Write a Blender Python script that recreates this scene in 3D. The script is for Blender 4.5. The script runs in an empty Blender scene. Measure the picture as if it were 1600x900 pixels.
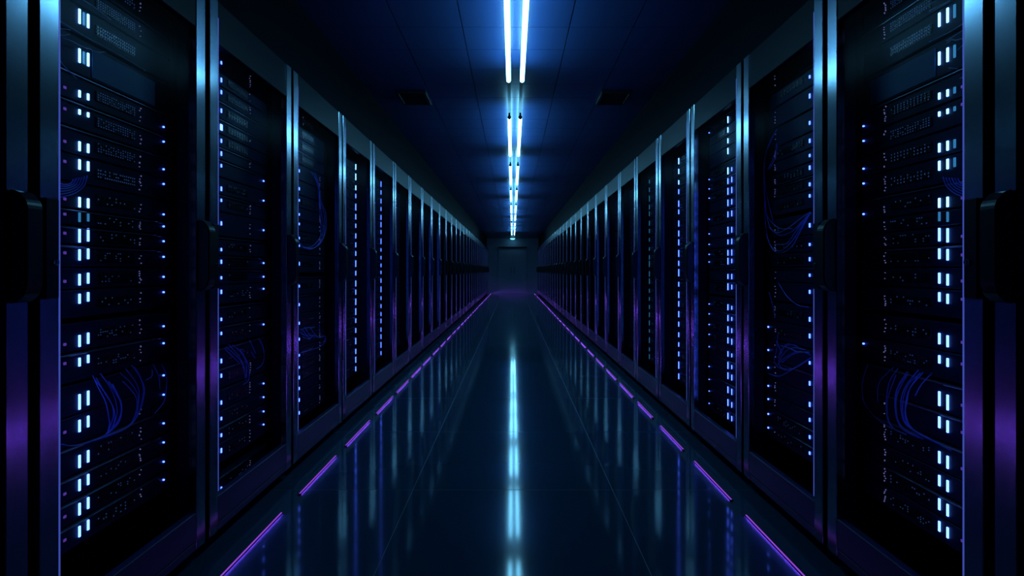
import bpy, bmesh, math, random
from mathutils import Vector
sc = bpy.context.scene
col = sc.collection
rnd = random.Random(7)

# ------------------------------------------------------------------ measures (metres; camera at x=0,y=0, looking along +y)
F = 830.0                 # focal length in pixels of the 1600 px wide frame
VX, VY = 801.0, 423.0     # vanishing point of the aisle in the photograph
W = 1.15                  # aisle centre to the cabinet fronts
H = 1.075                 # lens height
TOP = 2.13                # cabinet height
OS = 0.10                 # the server fronts sit this far behind the door plane
CEIL = 2.60
TUBE_Z = 2.475
END = 25.0


def py(py_, dx, o=OS):    # height of a photograph row seen at |dx| from the vanishing column on the plane o behind the fronts
    return H + (VY - py_) * (W + o) / abs(dx)


def spt(px, py_, o):      # point (|x|-side, y, z) on the plane o behind the fronts
    dx = px - VX
    k = (W + o) / abs(dx)
    return Vector((math.copysign(W + o, dx), F * k, H + (VY - py_) * k))


# ------------------------------------------------------------------ materials
def mat(name, base=(0.02, 0.02, 0.02), rough=0.4, metal=0.0, spec=0.5, emit=None, strength=0.0, aniso=0.0):
    m = bpy.data.materials.new(name); m.use_nodes = True
    b = m.node_tree.nodes['Principled BSDF']
    b.inputs['Base Color'].default_value = (*base, 1)
    b.inputs['Roughness'].default_value = rough
    b.inputs['Metallic'].default_value = metal
    b.inputs['Specular IOR Level'].default_value = spec
    if emit:
        b.inputs['Emission Color'].default_value = (*emit, 1)
        b.inputs['Emission Strength'].default_value = strength
    return m


def noise_rough(m, scale, lo, hi, stretch=(1, 1, 1), bump=0.0, tint=None):
    nt = m.node_tree; b = nt.nodes['Principled BSDF']
    tc = nt.nodes.new('ShaderNodeTexCoord'); mp = nt.nodes.new('ShaderNodeMapping')
    mp.inputs['Scale'].default_value = stretch
    nz = nt.nodes.new('ShaderNodeTexNoise'); nz.inputs['Scale'].default_value = scale; nz.inputs['Detail'].default_value = 3
    mr = nt.nodes.new('ShaderNodeMapRange')
    mr.inputs['To Min'].default_value = lo; mr.inputs['To Max'].default_value = hi
    nt.links.new(tc.outputs['Object'], mp.inputs['Vector']); nt.links.new(mp.outputs['Vector'], nz.inputs['Vector'])
    nt.links.new(nz.outputs['Fac'], mr.inputs['Value']); nt.links.new(mr.outputs['Result'], b.inputs['Roughness'])
    if bump:
        bp = nt.nodes.new('ShaderNodeBump'); bp.inputs['Strength'].default_value = bump; bp.inputs['Distance'].default_value = 0.002
        nt.links.new(nz.outputs['Fac'], bp.inputs['Height']); nt.links.new(bp.outputs['Normal'], b.inputs['Normal'])


M = {}
M['steel'] = mat('brushed_dark_steel', (0.32, 0.38, 0.47), 0.18, 1.0)
noise_rough(M['steel'], 60, 0.17, 0.20, (1, 1, 0.02))
M['panel'] = mat('powder_coated_steel', (0.004, 0.008, 0.018), 0.38, spec=0.05)
noise_rough(M['panel'], 90, 0.36, 0.42)
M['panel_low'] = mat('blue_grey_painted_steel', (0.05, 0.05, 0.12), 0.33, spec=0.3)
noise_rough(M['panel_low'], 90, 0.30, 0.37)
M['shell'] = mat('cabinet_shell_black', (0.005, 0.010, 0.022), 0.5, spec=0.08)
M['toe'] = mat('plinth_black', (0.004, 0.004, 0.005), 0.7, spec=0.2)
M['handle'] = mat('handle_black', (0.003, 0.0035, 0.004), 0.3, spec=0.6)
M['lock'] = mat('lock_steel', (0.5, 0.55, 0.6), 0.25, 1.0)
M['chassis'] = mat('server_face', (0.010, 0.021, 0.056), 0.42, 0.0, 0.08)
noise_rough(M['chassis'], 40, 0.36, 0.5)
M['blank'] = mat('blank_plate', (0.05, 0.15, 0.26), 0.5, spec=0.2)
M['bezel'] = mat('server_bezel', (0.16, 0.19, 0.24), 0.34, 1.0)
M['socket'] = mat('port_socket', (0.01, 0.011, 0.014), 0.3)
M['rail'] = mat('rack_rail', (0.008, 0.010, 0.018), 0.45, spec=0.1)
M['cable'] = mat('cable_blue', (0.22, 0.23, 0.90), 0.35)
M['cable_grey'] = mat('cable_grey', (0.22, 0.26, 0.38), 0.35)
M['floor'] = mat('floor_tile', (0.022, 0.075, 0.13), 0.08, spec=0.62)
noise_rough(M['floor'], 3.0, 0.07, 0.10)
M['grout'] = mat('grout', (0.22, 0.26, 0.30), 0.6)
M['ceil'] = mat('ceiling_panel', (0.027, 0.060, 0.185), 0.32, spec=0.5)
noise_rough(M['ceil'], 4.0, 0.26, 0.36)
M['ceil_gap'] = mat('ceiling_gap', (0.004, 0.004, 0.006), 0.8)
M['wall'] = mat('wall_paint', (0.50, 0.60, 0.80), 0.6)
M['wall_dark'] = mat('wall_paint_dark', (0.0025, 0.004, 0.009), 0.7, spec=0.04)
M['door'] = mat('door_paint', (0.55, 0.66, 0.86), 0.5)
M['vent'] = mat('vent_black', (0.006, 0.007, 0.008), 0.5)
M['tray'] = mat('light_tray', (0.01, 0.012, 0.02), 0.5)
M['tube'] = mat('tube_glow', (0.8, 0.8, 0.8), 0.4, emit=(0.17, 0.64, 1.0), strength=16.0)
M['dome'] = mat('dome_glow', (0.8, 0.8, 0.8), 0.4, emit=(0.12, 0.5, 0.7), strength=3.0)
M['slot'] = mat('purple_slot_fill', (0.5, 0.4, 0.6), 0.4, emit=(0.20, 0.052, 0.70), strength=62.0)  # added purple fill, much stronger than the visible strip
M['strip'] = mat('purple_glow', (0.1, 0.05, 0.15), 0.4, emit=(0.25, 0.055, 0.62), strength=0.85)
M['strip_case'] = mat('strip_channel', (0.004, 0.004, 0.005), 0.5, spec=0.2)
M['bar'] = mat('light_bar_glow', (0.6, 0.6, 0.7), 0.3, emit=(0.11, 0.26, 1.0), strength=5.0)
M['bar_cyan'] = mat('light_bar_cyan_glow', (0.6, 0.6, 0.7), 0.3, emit=(0.15, 0.42, 1.0), strength=5.4)
M['bar_dim'] = mat('light_bar_dim_glow', (0.3, 0.4, 0.5), 0.3, emit=(0.03, 0.20, 0.38), strength=0.8)
M['dot'] = mat('blue_led_glow', (0.4, 0.4, 0.6), 0.3, emit=(0.055, 0.12, 1.0), strength=6.0)
M['speck'] = mat('small_led_glow', (0.2, 0.2, 0.3), 0.4, emit=(0.24, 0.25, 0.60), strength=0.32)
M['speck_blue'] = mat('port_led_glow', (0.2, 0.2, 0.3), 0.4, emit=(0.05, 0.14, 0.45), strength=0.16)
M['tag'] = mat('magenta_led_glow', (0.2, 0.1, 0.3), 0.4, emit=(0.20, 0.07, 0.62), strength=0.35)
M['edge'] = mat('edge_highlight_glow', (0.05, 0.06, 0.1), 0.25, emit=(0.045, 0.075, 0.42), strength=0.75)  # highlight of the blue-lit door edge, put in as emission
M['inner_fill'] = mat('cabinet_fill_glow', (0.1, 0.1, 0.2), 0.4, emit=(0.030, 0.10, 0.9), strength=6.0)  # added blue fill for the nearer cabinets
M['dot_small'] = mat('tiny_blue_led_glow', (0.4, 0.4, 0.6), 0.3, emit=(0.055, 0.12, 1.0), strength=7.0)
M['slot'].cycles.emission_sampling = 'FRONT_BACK'
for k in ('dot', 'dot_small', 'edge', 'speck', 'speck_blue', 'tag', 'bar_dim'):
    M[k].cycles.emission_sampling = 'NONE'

g = bpy.data.materials.new('tinted_glass'); g.use_nodes = True
nt = g.node_tree; nt.nodes.clear()
out = nt.nodes.new('ShaderNodeOutputMaterial'); mx = nt.nodes.new('ShaderNodeMixShader')
tr = nt.nodes.new('ShaderNodeBsdfTransparent'); tr.inputs['Color'].default_value = (0.90, 0.92, 0.95, 1)
gl = nt.nodes.new('ShaderNodeBsdfGlossy'); gl.inputs['Roughness'].default_value = 0.2; gl.inputs['Color'].default_value = (0.8, 0.85, 0.9, 1)
mx.inputs['Fac'].default_value = 0.0018
nt.links.new(tr.outputs[0], mx.inputs[1]); nt.links.new(gl.outputs[0], mx.inputs[2])
nt.links.new(mx.outputs[0], out.inputs['Surface'])
M['glass'] = g


# ------------------------------------------------------------------ helpers
class MB:
    def __init__(self): self.v = []; self.f = []; self.m = []; self.slot = 0
    def box(self, a, b):
        x0, x1 = sorted((a[0], b[0])); y0, y1 = sorted((a[1], b[1])); z0, z1 = sorted((a[2], b[2]))
        n = len(self.v)
        self.v += [(x0, y0, z0), (x1, y0, z0), (x1, y1, z0), (x0, y1, z0), (x0, y0, z1), (x1, y0, z1), (x1, y1, z1), (x0, y1, z1)]
        for q in ((0, 3, 2, 1), (4, 5, 6, 7), (0, 1, 5, 4), (1, 2, 6, 5), (2, 3, 7, 6), (3, 0, 4, 7)):
            self.f.append([n + i for i in q]); self.m.append(self.slot)
        return self
    def prism(self, prof, y0, y1):            # profile of (x, z) points extruded along y
        n = len(self.v); k = len(prof)
        self.v += [(p[0], y0, p[1]) for p in prof] + [(p[0], y1, p[1]) for p in prof]
        self.f.append(list(range(n, n + k))); self.f.append(list(range(n + 2 * k - 1, n + k - 1, -1)))
        for i in range(k):
            j = (i + 1) % k
            self.f.append([n + i, n + j, n + k + j, n + k + i])
        self.m += [self.slot] * (k + 2)
        return self
    def cyl(self, a, b, r, seg=12, r2=None):
        a = Vector(a); b = Vector(b); d = (b - a).normalized()
        u = d.orthogonal().normalized(); w = d.cross(u); r2 = r if r2 is None else r2
        n = len(self.v)
        for c, rr in ((a, r), (b, r2)):
            for i in range(seg):
                t = 2 * math.pi * i / seg
                self.v.append(tuple(c + u * rr * math.cos(t) + w * rr * math.sin(t)))
        self.f.append(list(range(n + seg - 1, n - 1, -1))); self.f.append(list(range(n + seg, n + 2 * seg)))
        for i in range(seg):
            j = (i + 1) % seg
            self.f.append([n + i, n + j, n + seg + j, n + seg + i])
        self.m += [self.slot] * (seg + 2)
        return self
    def tube(self, pts, r, seg=6):
        P = [Vector(p) for p in pts]
        n = len(self.v); up = Vector((0.3, 0.2, 1)).normalized(); last = None
        for i, p in enumerate(P):
            d = (P[min(i + 1, len(P) - 1)] - P[max(i - 1, 0)]).normalized()
            u = (last - d * last.dot(d)) if last is not None else (up - d * up.dot(d))
            if u.length < 1e-4: u = d.orthogonal()
            u.normalize(); last = u; w = d.cross(u)
            for k in range(seg):
                t = 2 * math.pi * k / seg
                self.v.append(tuple(p + u * r * math.cos(t) + w * r * math.sin(t)))
        for i in range(len(P) - 1):
            for k in range(seg):
                j = (k + 1) % seg
                self.f.append([n + i * seg + k, n + i * seg + j, n + (i + 1) * seg + j, n + (i + 1) * seg + k]); self.m.append(self.slot)
        self.f.append(list(range(n + seg - 1, n - 1, -1))); e = n + (len(P) - 1) * seg
        self.f.append(list(range(e, e + seg))); self.m += [self.slot] * 2
        return self
    def mesh(self, name, mats, bevel=0.0, smooth=False):
        me = bpy.data.meshes.new(name)
        bm = bmesh.new()
        vs = [bm.verts.new(v) for v in self.v]
        for f, mi in zip(self.f, self.m):
            fc = bm.faces.new([vs[i] for i in f]); fc.material_index = mi; fc.smooth = smooth
        bmesh.ops.recalc_face_normals(bm, faces=bm.faces)
        if bevel:
            bmesh.ops.bevel(bm, geom=list(bm.edges), offset=bevel, segments=1, affect='EDGES', clamp_overlap=True)
        bm.to_mesh(me); bm.free()
        for m in (mats if isinstance(mats, (list, tuple)) else [mats]): me.materials.append(m)
        return me
    def build(self, name, mats, parent=None, loc=(0, 0, 0), bevel=0.0, smooth=False):
        return link(name, self.mesh(name, mats, bevel, smooth), parent, loc)


def link(name, me, parent=None, loc=(0, 0, 0)):
    o = bpy.data.objects.new(name, me); col.objects.link(o); o.location = loc
    if parent: o.parent = parent
    return o


def tag(o, label, cat, group=None, kind=None):
    if label: o['label'] = label
    if cat: o['category'] = cat
    if group: o['group'] = group
    if kind: o['kind'] = kind
    return o


def thing(name, loc, label, cat, group=None):
    o = bpy.data.objects.new(name, None); col.objects.link(o); o.location = loc; o.empty_display_size = 0.1
    return tag(o, label, cat, group)


def copy_tree(o, parent=None):
    c = o.copy(); col.objects.link(c); c.parent = parent
    for ch in list(o.children): copy_tree(ch, c)
    return c


def spline(pts, n=7):
    P = [Vector(p) for p in pts]; P = [P[0] * 2 - P[1]] + P + [P[-1] * 2 - P[-2]]; res = []
    for i in range(1, len(P) - 2):
        a, b, c, d = P[i - 1:i + 3]
        for k in range(n):
            t = k / n
            res.append(0.5 * ((2 * b) + (c - a) * t + (2 * a - 5 * b + 4 * c - d) * t * t + (3 * b - a - 3 * c + d) * t ** 3))
    res.append(P[-2]); return res


ORD = ['', 'first', 'second', 'third', 'fourth', 'fifth', 'sixth', 'seventh', 'eighth', 'ninth', 'tenth', 'eleventh', 'twelfth', 'thirteenth',
       'fourteenth', 'fifteenth', 'sixteenth', 'seventeenth', 'eighteenth', 'nineteenth', 'twentieth']
for _t, _tt in (('twenty', 20), ('thirty', 30)):
    for _k in range(1, 10): ORD.append(_t + '-' + ORD[_k])
    ORD.append({20: 'thirtieth', 30: 'fortieth'}[_tt])
SIDE = {-1: 'left', 1: 'right'}

# ------------------------------------------------------------------ setting
HALF = W + 1.25
fl = MB()
tile_w, tile_d = 0.98, 0.935
y0 = 2.608 - 4 * tile_d
nx = [-2.45, -1.47, -0.49, 0.49, 1.47, 2.45]
for i in range(len(nx) - 1):
    for k in range(29):
        a = y0 + k * tile_d
        if a > END: break
        fl.box((nx[i] + 0.0017, a + 0.0022, -0.03), (nx[i + 1] - 0.0017, min(a + tile_d, END + 0.02) - 0.0022, 0.0))
fl.slot = 1
fl.box((-2.45, y0, -0.06), (2.45, END + 0.02, -0.0012))
tag(fl.build('floor', [M['floor'], M['grout']], bevel=0.0008), None, None, kind='structure')

ce = MB()
cx = 0.02
cx_seams = [-2.45, cx - 0.735, cx - 0.335, cx + 0.335, cx + 0.735, 2.45]
yy = 2.99 - 12 * 0.338
for i in range(5):
    for k in range(80):
        a = yy + k * 0.338
        if a > END: break
        ce.box((cx_seams[i] + 0.003, a + 0.002, CEIL), (cx_seams[i + 1] - 0.003, min(a + 0.338, END + 0.02) - 0.002, CEIL + 0.03))
ce.slot = 1
ce.box((-2.45, yy, CEIL + 0.012), (2.45, END + 0.02, CEIL + 0.06))
tag(ce.build('ceiling', [M['ceil'], M['ceil_gap']]), None, None, kind='structure')

for s in (-1, 1):
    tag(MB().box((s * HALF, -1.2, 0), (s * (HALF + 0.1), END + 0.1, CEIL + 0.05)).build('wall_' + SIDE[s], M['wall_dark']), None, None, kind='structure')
    # the dropped bulkhead that closes the gap between the cabinet tops and the ceiling
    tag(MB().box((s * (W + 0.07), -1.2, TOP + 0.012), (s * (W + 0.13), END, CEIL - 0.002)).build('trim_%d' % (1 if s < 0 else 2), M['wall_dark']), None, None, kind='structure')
tag(MB().box((-HALF, END, 0), (HALF, END + 0.1, CEIL + 0.05)).build('wall_back', M['wall']), None, None, kind='structure')
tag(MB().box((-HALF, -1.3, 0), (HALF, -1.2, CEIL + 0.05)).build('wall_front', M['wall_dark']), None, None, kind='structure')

# double door in the end wall
for i, (xa, xb) in enumerate(((-0.62, -0.004), (0.004, 0.62))):
    d = MB().box((xa, END - 0.035, 0.01), (xb, END - 0.002, 2.14)).build('door_%d' % (i + 1), M['door'], bevel=0.004)
    tag(d, None, None, kind='structure')
    hx = xb - 0.07 if i == 0 else xa + 0.07
    MB().box((hx - 0.012, END - 0.085, 0.95), (hx + 0.012, END - 0.07, 1.25)).box((hx - 0.008, END - 0.07, 0.97), (hx + 0.008, END - 0.03, 0.99)) \
        .box((hx - 0.008, END - 0.07, 1.21), (hx + 0.008, END - 0.03, 1.23)).build('door_handle', M['handle'], d)
fr_ = MB().box((-0.67, END - 0.03, 0), (-0.625, END - 0.002, 2.15)).box((0.625, END - 0.03, 0), (0.67, END - 0.002, 2.15))
tag(fr_.build('trim_3', M['door'], bevel=0.004), None, None, kind='structure')
tag(MB().box((-0.67, END - 0.09, 2.152), (0.67, END - 0.002, 2.20)).build('trim_4', M['vent'], bevel=0.004), None, None, kind='structure')

# small dome lamp over the door
t = thing('dome_lamp', (0.0, END - 0.32, CEIL), 'small dim round lamp on the ceiling just before the end door', 'lamp')
MB().cyl((0, 0, -0.03), (0, 0, 0), 0.14, 20).build('base', M['tray'], t)
dm = MB(); dm.cyl((0, 0, -0.075), (0, 0, -0.03), 0.07, 20, 0.125); dm.build('lens', M['dome'], t, smooth=False)

# ------------------------------------------------------------------ ceiling tubes
rows = [(2.58, 3.93), (4.84, 6.47), (7.04, 8.62), (9.15, 10.66), (11.28, 12.9), (13.15, 14.72), (15.4, 16.5), (16.9, 17.7), (18.15, 20.75)]
near_words = ['first', 'second', 'third', 'fourth', 'fifth', 'sixth', 'seventh', 'eighth', 'last']
for i, (a, b) in enumerate(rows):
    t = thing('hanging_tube_light', (cx, a, TUBE_Z), 'twin white glowing tube light, %s in the ceiling line%s' % (near_words[i], ', cut by the top edge' if i == 0 else ', by the end door' if i == 8 else ''), 'ceiling light', 'twin tube lights along the ceiling')
    L = b - a
    for q in (-0.0497, 0.0497):
        tb = MB().cyl((q, 0.02, 0), (q, L - 0.02, 0), 0.0155, 14).build('tube', M['tube'], t, smooth=False)
        for e in (0.0, L - 0.022):
            MB().cyl((q, e, 0), (q, e + 0.022, 0), 0.0165, 14).build('end_cap', M['tray'], tb)
            MB().box((q - 0.008, e + 0.002, 0.01), (q + 0.008, e + 0.02, 0.04)).build('lamp_holder', M['tray'], t)
for q, wd in ((-0.0497, 'left'), (0.0497, 'right')):
    tag(MB().box((q - 0.013, 2.45, -0.015), (q + 0.013, 20.9, 0.0)).build('mounting_rail', M['tray'], None, (cx, 0, CEIL)),
        'long dark rail on the ceiling that holds the %s tubes' % wd, 'rail', 'dark rails above the ceiling tubes')

# two dark air vents in the ceiling
for s in (-1, 1):
    t = thing('air_vent', (s * 0.875 + 0.01, 4.66, CEIL), 'dark louvred ceiling vent above the %s cabinet row' % SIDE[s], 'vent', 'dark ceiling vents')
    f_ = MB()
    f_.box((-0.13, -0.17, -0.022), (0.13, -0.145, 0)).box((-0.13, 0.145, -0.022), (0.13, 0.17, 0)).box((-0.13, -0.145, -0.022), (-0.105, 0.145, 0)).box((0.105, -0.145, -0.022), (0.13, 0.145, 0))
    f_.build('frame', M['vent'], t, bevel=0.003)
    f_ = MB()
    for k in range(7):
        f_.box((-0.105, -0.135 + k * 0.041, -0.016), (0.105, -0.12 + k * 0.041, -0.004))
    f_.build('louvre', M['vent'], t)

# ------------------------------------------------------------------ purple strips on the floor
XS = 1.019
Ls = [(1.60, 2.343), (2.54, 3.064), (3.24, 3.79), (3.97, 4.52), (4.65, 5.20), (5.32, 5.91), (6.0, 6.6), (6.75, 7.35)]
Rs = [(1.60, 2.32), (2.473, 2.978), (3.17, 3.66), (3.86, 4.33), (4.48, 5.06), (5.2, 5.78), (5.92, 6.5), (6.64, 7.22)]
for s, S in ((-1, list(Ls)), (1, list(Rs))):
    while S[-1][1] < 24.2:
        a = S[-1][1] + 0.13; S.append((a, a + 0.60))
    for i, (a, b) in enumerate(S):
        t = thing('light_strip', (s * XS, a, 0), 'glowing purple floor light strip, %s from the front along the %s row' % (ORD[i + 1], SIDE[s]), 'light strip', 'purple floor light strips')
        L = b - a
        q = lambda v: s * v                                   # added fill slot, unseen under its lip, throws purple onto the opposite posts
        ch = MB()
        ch.box((q(0.0045), 0, 0.0002), (q(0.0085), L, 0.0085)).box((q(-0.0085), 0, 0.0062), (q(0.0045), L, 0.0085))
        ch.box((q(-0.0085), 0, 0.0002), (q(0.0045), 0.003, 0.0062)).box((q(-0.0085), L - 0.003, 0.0002), (q(0.0045), L, 0.0062))
        ch.build('channel', M['strip_case'], t)
        df = MB(); df.box((q(0.0036), 0.0035, 0.0003), (q(0.0044), L - 0.0035, 0.0061)); df.slot = 1
        n_ = len(df.v); df.v += [(q(0.0034), 0.0035, 0.0004), (q(0.0034), L - 0.0035, 0.0004), (q(0.0034), L - 0.0035, 0.0060), (q(0.0034), 0.0035, 0.0060)]
        df.f.append([n_, n_ + 1, n_ + 2, n_ + 3] if s > 0 else [n_ + 3, n_ + 2, n_ + 1, n_]); df.m.append(1)
        df.build('slot_fill', [M['strip_case'], M['slot']], t)
        MB().prism([(q(-0.0036), 0.0086), (q(0.0036), 0.0086), (q(0.0024), 0.0102), (q(-0.0024), 0.0102)], 0.002, L - 0.002).build('top_diffuser', M['strip'], t)

# ------------------------------------------------------------------ cabinets
STILE, GAP = 0.057, 0.0145
ZB, ZG0, ZG1 = 0.058, 0.195, 1.962
BL = [0.50, 1.276, 2.003, 2.775, 3.590, 4.360, 5.170, 5.950, 6.755, 7.545, 8.360]
BR = [0.55, 1.283, 1.956, 2.660, 3.440, 4.194, 4.956, 5.720, 6.540, 7.330, 8.130]
while BL[-1] < 24.3: BL.append(BL[-1] + 0.825)
while BR[-1] < 24.3: BR.append(BR[-1] + 0.788)


def make_cabinet(s, w, lit=True):
    t = thing('server_cabinet', (0, 0, 0), None, 'server cabinet')
    X = lambda o: s * o
    a, b = GAP, w - GAP                                  # outer width along the aisle
    bd = MB()
    bd.box((X(0.036), a, 0.07), (X(1.0), a + 0.012, TOP)).box((X(0.036), b - 0.012, 0.07), (X(1.0), b, TOP))
    bd.box((X(0.985), a + 0.012, 0.07), (X(1.0), b - 0.012, TOP)).box((X(0.036), a + 0.012, TOP - 0.012), (X(0.985), b - 0.012, TOP)).box((X(0.036), a + 0.012, 0.07), (X(0.985), b - 0.012, 0.085))
    bd.build('body', M['shell'], t)
    MB().box((X(0.07), a + 0.01, 0), (X(0.98), b - 0.01, 0.07)).build('plinth', M['toe'], t)
    for q in (a + 0.012, b - 0.012 - 0.034):
        r = MB().box((X(0.098), q, 0.1), (X(0.102), q + 0.034, TOP - 0.03)).box((X(0.102), q, 0.1), (X(0.14), q + 0.003, TOP - 0.03))
        r.build('mounting_rail', M['rail'], t)
    if lit: MB().box((X(0.040), a + 0.0125, 0.3), (X(0.052), a + 0.017, 1.75)).build('interior_fill', M['inner_fill'], t)  # added glow, unseen behind the near stile, brightens servers and cables
    d = MB()
    d.box((X(0), a, ZB), (X(0.030), a + STILE, TOP)).box((X(0), b - STILE, ZB), (X(0.030), b, TOP))
    door = d.build('door', M['steel'], t, bevel=0.0022)
    MB().box((X(0.002), a + STILE, ZG1), (X(0.030), b - STILE, TOP - 0.002)).build('header_panel', M['panel'], door, bevel=0.002)
    MB().box((X(0.001), a + STILE, ZB + 0.034), (X(0.030), b - STILE, ZG0)).box((X(0.003), a + STILE, ZB), (X(0.030), b - STILE, ZB + 0.030)).build('bottom_panel', M['panel_low'], door, bevel=0.002)
    MB().box((X(0.014), a + STILE, ZG0), (X(0.019), b - STILE, ZG1)).build('glass_pane', M['glass'], door)
    MB().box((X(-0.001), a + STILE - 0.0005, ZG0 + 0.02), (X(0.002), a + STILE + 0.0022, ZG1 + 0.1)).build('edge_highlight', M['edge'], door)  # glowing sliver stands in for the highlight along the glass edge
    hy = b - STILE + 0.004
    p = [(X(0), 1.262), (X(-0.02), 1.258), (X(-0.040), 1.236), (X(-0.044), 1.222), (X(-0.044), 1.045), (X(-0.036), 1.018), (X(-0.016), 1.002), (X(0), 1.0)]
    MB().prism(p, hy, hy + 0.046).build('handle', M['handle'], door, bevel=0.004)
    ly = a + 0.034
    MB().cyl((X(-0.013), ly, 1.096), (X(-0.0102), ly, 1.096), 0.0085, 14).box((X(-0.0145), ly - 0.0015, 1.090), (X(-0.0125), ly + 0.0015, 1.102)).build('lock', M['lock'], door)
    MB().box((X(-0.010), a + 0.006, 1.005), (X(0.0), a + STILE - 0.010, 1.255)).build('latch_plate', M['handle'], door, bevel=0.003)
    return t


protos = {}
cabs = {}
for s, B in ((-1, BL), (1, BR)):
    n = len(B) - 1
    for i in range(n):
        w = round(B[i + 1] - B[i], 4)
        if (s, w) in protos: t = copy_tree(protos[(s, w)])
        else: t = make_cabinet(s, w, i < 9); protos[(s, w)] = t
        t.location = (s * W, B[i], 0)
        side = SIDE[s]
        if i == 0: lab = 'black server cabinet at the front, cut off by the %s edge of the photo' % side
        elif i == 1: lab = 'black glass-doored server cabinet with twin columns of bright bars, front of %s row' % side
        elif i == n - 1: lab = 'black server cabinet at the far end of the %s row, beside the end wall' % side
        elif i == 2 and s > 0: lab = 'black glass-doored server cabinet with large looping cables, third from the front, right row'
        elif i == 3 and s < 0: lab = 'black glass-doored server cabinet with a long cable loop, fourth from the front, left row'
        else: lab = 'black glass-doored server cabinet, %s from the front in the %s row' % (ORD[i + 1], side)
        tag(t, lab, 'server cabinet', 'server cabinets of the %s row' % side)
        cabs[(s, i)] = t

# ------------------------------------------------------------------ servers
# photograph rows (top, bottom) of the light bars in the two front cabinets, on the column 678 px from the vanishing column
ROW1 = [(-62, -40), (-20, 0), (14, 37), (76, 98), (141, 152), (171, 179), (221, 236), (249, 265), (308, 324), (331.5, 347), (357, 379), (389.5, 407), (428, 446), (459, 474.5),
        (523.5, 542), (559, 572.5), (616, 640), (656, 675), (711, 731), (749, 767), (786, 805), (822, 839)]
L2R = [60, 98, 125, 144, 173, 199, 220, 240, 259, 295, 313, 349, 390, 409, 434, 456, 499, 521, 564, 587, 629, 654, 680, 704, 764]
R2R = [85, 120, 150, 192, 220, 243, 262, 288, 306, 352, 382, 405, 430, 456, 499, 525, 567, 599, 632, 656, 683, 708]
L3R = [185, 205, 225, 245, 267, 295, 313, 335, 350, 372, 384, 412, 447, 476, 505, 530, 555, 574, 590, 607, 625, 645]
R3R = [187, 203, 220, 236, 267, 283, 299, 317, 335, 360, 378, 395, 408, 432, 448, 480, 497, 515, 532, 553, 571, 587, 609, 629, 650]


def rows_uniform(n, lo=0.25, hi=1.93):
    st = (hi - lo) / n
    return [hi - (k + 0.5) * st + rnd.uniform(-.12, .12) * st for k in range(n)]


def bounds(cent):
    """server extents between neighbouring light centres (descending heights)"""
    res = []
    for k, c in enumerate(cent):
        up = (cent[k - 1] - c) / 2 if k else 0.04
        dn = (c - cent[k + 1]) / 2 if k < len(cent) - 1 else 0.04
        res.append((c - min(dn, 0.055) + 0.002, c + min(up, 0.055) - 0.002))
    return res


def make_server(s, i, w, zc, z0, z1, style, label, group, kind_bar=None):
    yA, yB = GAP + 0.012 + 0.036, w - GAP - 0.012 - 0.036
    base = BX[s][i]
    t = thing('rack_server', (s * (W + OS), base + yA, z0), label, 'server', group)
    L = yB - yA; h = z1 - z0; X = lambda o: s * o
    c = zc - z0
    blank = style.get('blank')
    MB().box((X(0), 0, 0), (X(0.6), L, h)).build('chassis', M['blank'] if blank else M['chassis'], t, bevel=0.0025)
    if style.get('lip', True):
        MB().box((X(-0.006), 0.004, h - 0.006), (X(-0.0003), L - 0.004, h - 0.002)).build('bezel_lip', M['bezel'], t, bevel=0.0008)
    for (u, zz, hh, m, ww) in style['bars']:
        lz = zz - z0
        MB().box((X(-0.0045), u - yA - ww / 2, lz - hh / 2), (X(-0.0005), u - yA + ww / 2, lz + hh / 2)).build('light_bar', M[m], t, bevel=0.001)
    if style.get('plate'):
        u0, u1 = style['plate']
        MB().box((X(-0.003), u0 - yA, h * .06), (X(-0.0004), u1 - yA, h * .86)).build('blank_plate', M['blank'], t, bevel=0.001)
    if style.get('ports'):
        u0, u1, rows_, cols_, dens = style['ports']
        pm = MB(); ph = min(0.03, h * 0.62); pz = h * 0.5 - ph / 2
        pm.box((X(-0.0022), u0 - yA, pz), (X(-0.0003), u1 - yA, pz + ph))
        cw = (u1 - u0) / cols_; rh = ph / rows_
        for r in range(rows_):
            for q in range(cols_):
                ya = u0 - yA + (q + .18) * cw; za = pz + (r + .18) * rh
                pm.slot = 0; pm.box((X(-0.0045), ya, za), (X(-0.0025), ya + cw * .62, za + rh * .6))
                if rnd.random() < dens:
                    pm.slot = 1; pm.box((X(-0.0060), ya + cw * .2, za + rh * .15), (X(-0.0047), ya + cw * .2 + min(.0032, cw * .45), za + rh * .15 + min(.0045, rh * .4)))
        pm.build('port_panel', [M['socket'], M['speck_blue']], t)
    if style.get('specks'):
        u, n, m = style['specks']
        pm = MB(); hh = h * 0.7
        for k in range(n):
            if rnd.random() < 0.25: continue
            zz = h * .15 + hh * (k + rnd.uniform(.1, .6)) / n; uu = u - yA + rnd.uniform(-.0045, .0045)
            pm.box((X(-0.004), uu, zz), (X(-0.0005), uu + rnd.uniform(.001, .0024), zz + min(hh / n * .55, rnd.uniform(.002, .0055))))
        if pm.v: pm.build('activity_light', M[m], t)
    for (u, dz) in style.get('dots', []):
        zz = min(max(c + dz, .004), h - .004)
        MB().cyl((X(-0.005), u - yA, zz), (X(-0.0005), u - yA, zz), style.get('dr', 0.0032), 8).build('status_light', M['dot_small'], t)
    for (u, dz) in style.get('tags', []):
        zz = min(max(c + dz, .007), h - .007)
        MB().box((X(-0.003), u - yA, zz - .004), (X(-0.0005), u - yA + .010, zz + .004)).build('tag_light', M['tag'], t, bevel=0.001)
    return t


BX = {-1: BL, 1: BR}
count = 0


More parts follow.
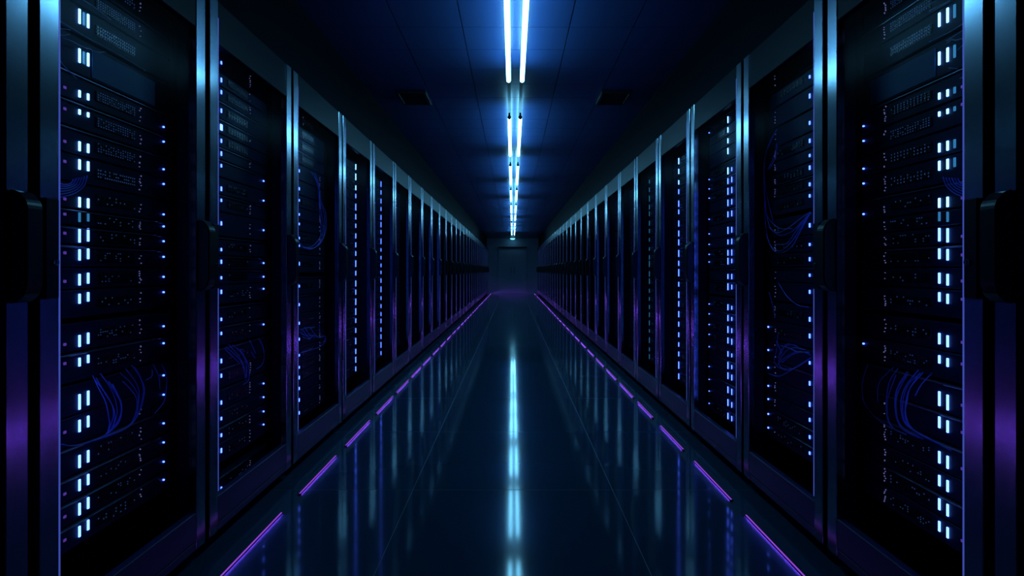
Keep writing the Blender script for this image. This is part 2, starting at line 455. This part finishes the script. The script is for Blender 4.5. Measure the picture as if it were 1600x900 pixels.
def cab_phrase(s, i):
    return {1: 'front full %s cabinet', 2: 'third %s cabinet', 3: 'fourth %s cabinet', 4: 'fifth %s cabinet', 5: 'sixth %s cabinet', 6: 'seventh %s cabinet'}[i] % SIDE[s]


for s in (-1, 1):
    for i in range(1, 7):
        w = BX[s][i + 1] - BX[s][i]
        base = BX[s][i]
        grp = 'servers in the ' + cab_phrase(s, i)
        DX = lambda dx, o=OS: F * (W + o) / dx - base     # position along the front of a photograph column
        if i == 1:
            cent = [H + (VY - (a + b) / 2) * (W + OS) / 678 for a, b in ROW1]
            hts = [(b - a) * (W + OS) / 678 for a, b in ROW1]
        elif i == 2:
            cent = [H + (VY - y) * (W + OS) / (456 if s < 0 else 465) for y in (L2R if s < 0 else R2R)]
        elif i == 3:
            cent = [H + (VY - y) * (W + OS) / (334 if s < 0 else 337) for y in (L3R if s < 0 else R3R)]
        else:
            cent = rows_uniform(22 if i < 6 else 20)
        bnd = bounds(cent)
        for k, (zc, (z0, z1)) in enumerate(zip(cent, bnd)):
            st = {'bars': [], 'lip': rnd.random() < (0.5 if i < 3 else 0.35)}
            look = 'dark rack server'
            if i == 1:
                hgt = hts[k]; m = 'bar_cyan' if k < 9 else 'bar'
                u1, u2 = (DX(678), DX(664.5)) if s < 0 else (DX(681), DX(668))
                if k == 9: m = 'bar_dim'
                if k >= 2:
                    dz = 0.0 if k > 8 else 0.003
                    st['bars'] = [(u1, zc, hgt, m, 0.0066), (u2, zc - dz + 0.004, hgt * .96, m, 0.0066)]
                    if k in (2, 3) or (s > 0 and k < 8): st['bars'].append(((u1 + u2) / 2 if s < 0 else DX(692), zc, hgt * .9, 'bar_dim', 0.007))
                if k == 3: st['plate'] = (u2 + .015, DX(560))
                st['ports'] = (u2 + 0.03, DX(592), rnd.choice([3, 4]), rnd.choice([12, 16, 18]), (0.75 if k < 8 else 0.18)) if k not in (3, 16, 17) else None
                if k not in (2, 3, 16): st['specks'] = (DX(583), rnd.randint(4, 7), 'speck')
                if k > 3: st['dots'] = [(DX(546.5) if s < 0 else DX(548), 0.004)] if s < 0 or k < 9 or k == 15 else []
                st['tags'] = [(DX(703) if s < 0 else DX(706), rnd.uniform(-.006, .006))] if k > 3 and rnd.random() < .75 else []
                look = 'server with two %s light bars' % ('dim teal' if k == 9 else 'pale cyan' if k < 9 else 'pale blue')
                if k < 2: look = 'dark patch panel of small ports'
            elif i == 2:
                u = DX(456) if s < 0 else DX(465)
                big = (s < 0 and k == 5)
                st['bars'] = [(u, zc, 0.026 if big else rnd.uniform(.012, .020), 'dot' if not big else 'bar', 0.016 if big else 0.0075)] if k > 0 else []
                st['ports'] = (u + 0.05, DX(410) - .03, rnd.choice([2, 3]), rnd.choice([8, 12]), 0.22) if rnd.random() < .75 else None
                st['specks'] = (DX(411), rnd.randint(3, 6), 'speck') if rnd.random() < .75 else None
                if s < 0 and k in (8, 9, 11, 13, 14, 15, 17, 20, 21, 22, 23): st['dots'] = [(DX(390), 0.0)]
                if s > 0 and k > 14: st['dots'] = [(DX(399), 0.0)]
                st['dr'] = 0.0042
                look = 'server with one small blue light' + (' brighter than the rest' if big else '')
            elif i == 3:
                u = DX(334) if s < 0 else DX(337)
                if s > 0:
                    st['bars'] = [(u, zc, rnd.uniform(.026, .042), 'bar_cyan' if k < 5 else 'dot', 0.0062)]
                    if k > 3: st['bars'].append((DX(343), zc, rnd.uniform(.02, .035), 'dot', 0.0038))
                    st['dots'] = [(DX(305), 0.0)] if rnd.random() < .5 else []
                else:
                    st['bars'] = [(u, zc, rnd.uniform(.012, .022), 'dot', 0.008)] if k > 3 else []
                    st['specks'] = (DX(328) if k < 4 else DX(302), 6, 'speck')
                st['dr'] = 0.003
                st['ports'] = (u + .04, u + .22, 2, 8, .25) if rnd.random() < .6 else None
                look = 'server with %s' % ('two small blue lights' if s > 0 else 'one small blue light')
            elif i in (4, 5):
                u = DX({(-1, 4): 245.5, (1, 4): 260, (-1, 5): 206, (1, 5): 214}[(s, i)])
                br = i == 4
                st['bars'] = [(u, zc, rnd.uniform(.03, .055), ('bar_cyan' if k < 3 else 'dot') if br else ('dot' if s < 0 else 'bar_dim'), .0075 if br else .005)]
                st['ports'] = (u - .15, u - .03, 2, 6, .4)
                look = 'server with one %s light near its far end' % ('bright blue' if br else 'faint blue')
            else:
                u = w * .45
                st['bars'] = [(u, zc, rnd.uniform(.02, .045), 'bar_dim', .012)]
                st['ports'] = (u + .04, u + .2, 2, 6, .3)
                look = 'server with faint lights'
            if st.get('dots'): st['dots'] = [(min(u_, w - 0.068), d_) for u_, d_ in st['dots']]
            if st.get('ports') and st['ports'][1] - st['ports'][0] < .04: st['ports'] = None
            place = 'topmost' if k == 0 else 'lowest' if k == len(cent) - 1 else ORD[k + 1]
            make_server(s, i, w, zc, z0, z1, st, '%s, %s in %s' % (look, place, cab_phrase(s, i)), grp)
            count += 1

# the rest of the servers, deep in the far cabinets (and the two cabinets cut by the picture's edges)
far = MB()
for s in (-1, 1):
    for i in list(range(0, 1)) + list(range(7, len(BX[s]) - 1)):
        w = BX[s][i + 1] - BX[s][i]; base = BX[s][i]
        yA, yB = base + GAP + .05, base + w - GAP - .05
        for zc in rows_uniform(18):
            far.slot = 0; far.box((s * (W + OS), yA, zc - .042), (s * (W + OS + .5), yB, zc + .042))
            if i > 0:
                u = base + w * (.45 + .0 * i); hh = rnd.uniform(.02, .05)
                far.slot = 1 if rnd.random() < .5 else 2
                if i < 16: far.box((s * (W + OS - .008), u, zc - hh / 2), (s * (W + OS - .0005), u + .010, zc + hh / 2))
tag(far.build('rack_server', [M['chassis'], M['bar_dim'], M['speck_blue']]), 'rows of dark servers with faint lights deep in the far cabinets', 'servers', None, 'stuff')


# ------------------------------------------------------------------ cables
layer = {}
run = {}


def cable(pts, s_px, label, group, r=0.0014, m='cable', o=0.094):
    org, scale = s_px
    k = layer[group] = layer.get(group, -1) + 1          # each cable of a bundle hangs in a layer of its own, so none cut through another
    oo = o - 0.005 - k * (2 * r + 0.0006)
    P = [spt(org[0] + a / scale, org[1] + b / scale, oo) for a, b in pts]
    (a, b) = pts[0]
    e = spt(org[0] + a / scale, org[1] + b / scale, OS - 0.0045)          # the plugged end, unless a cable behind runs through that spot
    S = spline(P)
    near = min([math.hypot(e.y - p.y, e.z - p.z) for p in run.get(group, [])] + [math.hypot(P[0].y - p.y, P[0].z - p.z) for p in run.get(group, [])] + [9])
    run.setdefault(group, []).extend(S)
    if near > 0.012: S = [e] + S
    c = S[0].copy()
    t = MB().tube([p - c for p in S], r).build('patch_cable', M[m], None, c, smooth=True)
    tag(t, label, 'cable', group)


A = ((90, 540), 5.0)
lab1 = 'thin blue patch cable in the drooping bundle of the front full left cabinet'
for pts in ([(275, 235), (320, 330), (375, 440), (400, 560), (405, 620), (385, 692)], [(285, 260), (360, 350), (420, 450), (437, 540), (415, 620), (390, 688)],
            [(335, 220), (405, 320), (450, 420), (465, 520), (440, 610), (395, 690)], [(300, 250), (370, 370), (430, 470), (448, 560), (425, 640), (380, 697)],
            [(400, 280), (465, 370), (497, 480), (480, 570), (420, 650), (370, 700)], [(345, 235), (440, 350), (492, 450), (490, 560), (440, 640), (380, 695)],
            [(430, 300), (470, 380), (502, 470), (488, 580), (430, 655), (350, 715)],
            [(490, 215), (570, 290), (625, 380), (625, 460), (595, 570), (540, 640), (430, 690), (290, 745)], [(530, 180), (600, 270), (635, 350), (632, 450), (610, 560), (540, 640), (400, 700), (240, 755)],
            [(580, 155), (640, 240), (678, 330), (670, 420), (640, 520), (580, 610), (480, 670), (300, 742)], [(510, 280), (560, 330), (612, 400), (620, 480), (590, 580), (520, 655), (380, 715), (200, 768)],
            [(600, 165), (650, 255), (672, 350), (655, 450), (630, 530), (560, 630), (420, 695), (150, 778), (30, 770)],
            [(745, 145), (790, 240), (800, 340)], [(815, 145), (850, 240), (848, 350), (830, 440), (755, 535)], [(740, 190), (735, 240), (690, 270)]):
    cable(pts, A, lab1, 'drooping blue cables, front full left cabinet')
A = ((1330, 540), 5.0)
lab1 = 'thin blue patch cable in the drooping bundle of the front full right cabinet'
for pts in ([(130, 150), (95, 250), (85, 350), (100, 440), (160, 530), (240, 600), (320, 650)], [(330, 170), (230, 270), (207, 350), (207, 450)], [(365, 180), (300, 280), (275, 420), (280, 560), (320, 640), (420, 690)],
            [(350, 230), (308, 340), (285, 430), (288, 560), (335, 650), (430, 695)], [(440, 200), (370, 310), (345, 420), (350, 550), (400, 650), (520, 715)], [(430, 225), (358, 340), (340, 450), (358, 570), (410, 660), (530, 720)],
            [(450, 210), (380, 330), (350, 440), (365, 580), (430, 660), (560, 730)],
            [(525, 190), (430, 310), (390, 420), (395, 540), (430, 620), (540, 700), (650, 755), (780, 820)], [(560, 210), (460, 330), (425, 450), (430, 560), (480, 650), (600, 720), (690, 770)],
            [(540, 215), (450, 300), (408, 410), (405, 540), (450, 635), (570, 710), (680, 765)], [(520, 240), (455, 340), (435, 440), (420, 520), (440, 610), (520, 680), (640, 745)],
            [(630, 215), (550, 300), (500, 390)]):
    cable(pts, A, lab1, 'drooping blue cables, front full right cabinet')
A = ((1180, 180), 4.09)
lab1 = 'blue cable of the tall hanging loop in the third right cabinet'
for pts in ([(140, 90), (90, 190), (60, 280), (60, 400), (85, 560), (115, 680)], [(132, 95), (82, 200), (58, 300), (55, 420), (65, 560), (80, 650), (150, 720), (240, 725)], [(62, 300), (56, 480), (85, 690), (150, 765), (230, 745), (300, 680), (355, 620)],
            [(60, 420), (62, 640), (80, 780), (115, 860), (170, 880), (240, 830), (300, 720), (355, 620)], [(120, 825), (200, 820), (260, 740), (350, 625)], [(80, 345), (110, 290), (140, 180)], [(90, 345), (125, 280), (142, 200)],
            [(85, 715), (140, 750), (210, 720), (290, 660), (352, 618)], [(70, 760), (100, 835), (160, 868), (235, 805), (310, 690), (358, 622)]):
    cable(pts, A, lab1, 'looping blue cables, third right cabinet', r=0.0017)
A = ((980, 320), 3.0)
lab1 = 'blue cable of the low tangle in the third right cabinet'
for pts in ([(705, 360), (750, 430), (800, 470), (850, 480)], [(665, 410), (682, 470), (692, 530)], [(706, 610), (700, 680), (690, 730), (715, 765), (780, 768)], [(660, 790), (710, 805), (770, 775), (860, 722)], [(670, 795), (720, 800), (790, 760), (862, 715)],
            [(705, 720), (730, 670), (770, 655), (800, 665)], [(712, 735), (740, 690), (780, 670), (835, 680)], [(705, 750), (735, 720), (790, 690), (855, 695)], [(720, 700), (740, 660), (760, 650)], [(725, 740), (770, 705), (820, 690), (860, 705)],
            [(720, 660), (760, 672), (800, 690), (850, 690)], [(700, 640), (720, 690), (710, 745), (745, 775), (800, 758), (850, 725)]):
    cable(pts, A, lab1, 'tangled blue cables, third right cabinet', r=0.0017)
A = ((455, 170), 3.913)
lab1 = 'blue cable of the long hanging loop in the fourth left cabinet'
for pts in ([(120, 385), (160, 450), (175, 560), (200, 640), (205, 720), (190, 800), (130, 855), (70, 840), (45, 810)], [(145, 395), (170, 470), (180, 560), (210, 640), (212, 740), (180, 820), (120, 858), (60, 845)],
            [(130, 390), (165, 480), (172, 600), (180, 700), (178, 780), (130, 840), (80, 850)], [(185, 570), (200, 610), (215, 640)], [(170, 540), (182, 620), (195, 720), (185, 790), (150, 845), (100, 855)]):
    cable(pts, A, lab1, 'looping blue cables, fourth left cabinet', r=0.0022)
A = ((330, 500), 6.43)
lab1 = 'blue cable of the low tangle in the fourth left cabinet'
for pts in ([(1085, 40), (1098, 140), (1142, 172), (1130, 220), (1085, 240)], [(1148, 150), (1148, 215), (1090, 270), (1000, 300), (900, 330)], [(890, 100), (960, 80), (1040, 70)], [(900, 130), (960, 160), (1040, 155), (1100, 180)], [(905, 90), (950, 140), (990, 200)],
            [(940, 75), (985, 140), (1040, 170), (1110, 170)], [(920, 170), (980, 190), (1030, 150)], [(1000, 80), (1030, 130), (1080, 175), (1130, 165)]):
    cable(pts, A, lab1, 'tangled blue cables, fourth left cabinet', r=0.0022)
lab1 = 'blue cable of the drooping bundle in the third left cabinet'
for pts in ([(135, 285), (200, 350), (280, 430)], [(170, 240), (250, 330), (320, 440), (340, 560), (345, 610)], [(210, 250), (300, 330), (350, 430), (355, 590)], [(290, 290), (340, 380), (380, 480), (375, 600), (320, 650)], [(385, 200), (430, 300), (445, 335)],
            [(405, 320), (425, 365), (450, 385)], [(490, 190), (525, 290), (528, 400), (500, 460), (455, 490)], [(150, 270), (230, 340), (300, 420), (335, 520)], [(260, 280), (320, 350), (352, 440), (350, 560)], [(470, 185), (510, 250), (530, 330)]):
    cable(pts, A, lab1, 'drooping blue cables, third left cabinet', r=0.0017)
A = ((0, 280), 2.8125)
lab1 = 'blue cable in the sheaf curving behind the post of the front full left cabinet'
for k in range(6):
    q = k * 12
    cable([(384 - q, -15 + k * 3), (370 - q, 28 - k * 2), (335 - q * .8, 58 - k * 7), (290 - q * .4, 74 - k * 11), (244, 82 - k * 15)], A, lab1, 'cable sheaf, front full left cabinet')
A = ((1260, 280), 2.8125)
lab1 = 'blue cable in the sheaf curving behind the post of the front full right cabinet'
for k in range(6):
    q = k * 13
    cable([(600 + q, -8 + k), (614 + q, 28 - k * 2), (645 + q * .8, 58 - k * 7), (685 + q * .4, 76 - k * 11), (730, 84 - k * 14)], A, lab1, 'cable sheaf, front full right cabinet')
A = ((85, 0), 7.5)
lab1 = 'grey cable crossing near the top of the front full left cabinet'
for pts in ([(20, 225), (60, 245), (200, 330), (400, 450), (600, 555), (760, 645), (1070, 832)], [(60, 335), (120, 340), (185, 350)], [(60, 410), (120, 412), (180, 402)], [(90, 440), (200, 480), (320, 540), (430, 575)], [(400, 560), (460, 595), (540, 612), (600, 605)],
            [(50, 690), (110, 770), (200, 860), (260, 925)], [(320, -15), (480, 90), (660, 230)]):
    cable(pts, A, lab1, 'grey cables, front full left cabinet', m='cable_grey')
A = ((1380, 0), 7.5)
lab1 = 'grey cable crossing near the top of the front full right cabinet'
for pts in ([(1010, 230), (900, 300), (760, 385), (620, 450), (540, 490)], [(1010, 335), (930, 360), (840, 415), (740, 480)], [(1010, 420), (930, 450), (850, 468), (800, 465), (750, 505)], [(1000, 500), (940, 525), (870, 585)], [(1010, 850), (960, 890), (900, 920)],
            [(640, -5), (500, 80), (350, 170), (200, 270)], [(790, 0), (700, 50), (600, 95), (540, 130)], [(770, 800), (820, 800), (870, 805)]):
    cable(pts, A, lab1, 'grey cables, front full right cabinet', m='cable_grey')

# ------------------------------------------------------------------ world and camera
wd = bpy.data.worlds.new('night'); sc.world = wd; wd.use_nodes = True
wd.node_tree.nodes['Background'].inputs[0].default_value = (0.02, 0.05, 0.1, 1)
wd.node_tree.nodes['Background'].inputs[1].default_value = 0.02
cam = bpy.data.cameras.new('camera'); co = bpy.data.objects.new('camera', cam); col.objects.link(co)
cam.sensor_width = 36.0; cam.lens = F / 1600 * 36.0
cam.shift_x = -(VX - 800) / 1600; cam.shift_y = (VY - 450) / 1600
cam.clip_start = 0.02
co.location = (0, 0, H); co.rotation_euler = (math.pi / 2, 0, 0)
sc.camera = co
vs = sc.view_settings
sc.display_settings.display_device = 'sRGB'
vs.view_transform = 'Standard'; vs.look = 'None'; vs.exposure = 0.25; vs.gamma = 1.0; vs.use_curve_mapping = False
sc.cycles.use_denoising = True; sc.cycles.use_adaptive_sampling = False; sc.cycles.denoising_prefilter = 'ACCURATE'
sc.cycles.max_bounces = 8; sc.cycles.transparent_max_bounces = 12
print('individual servers', count)
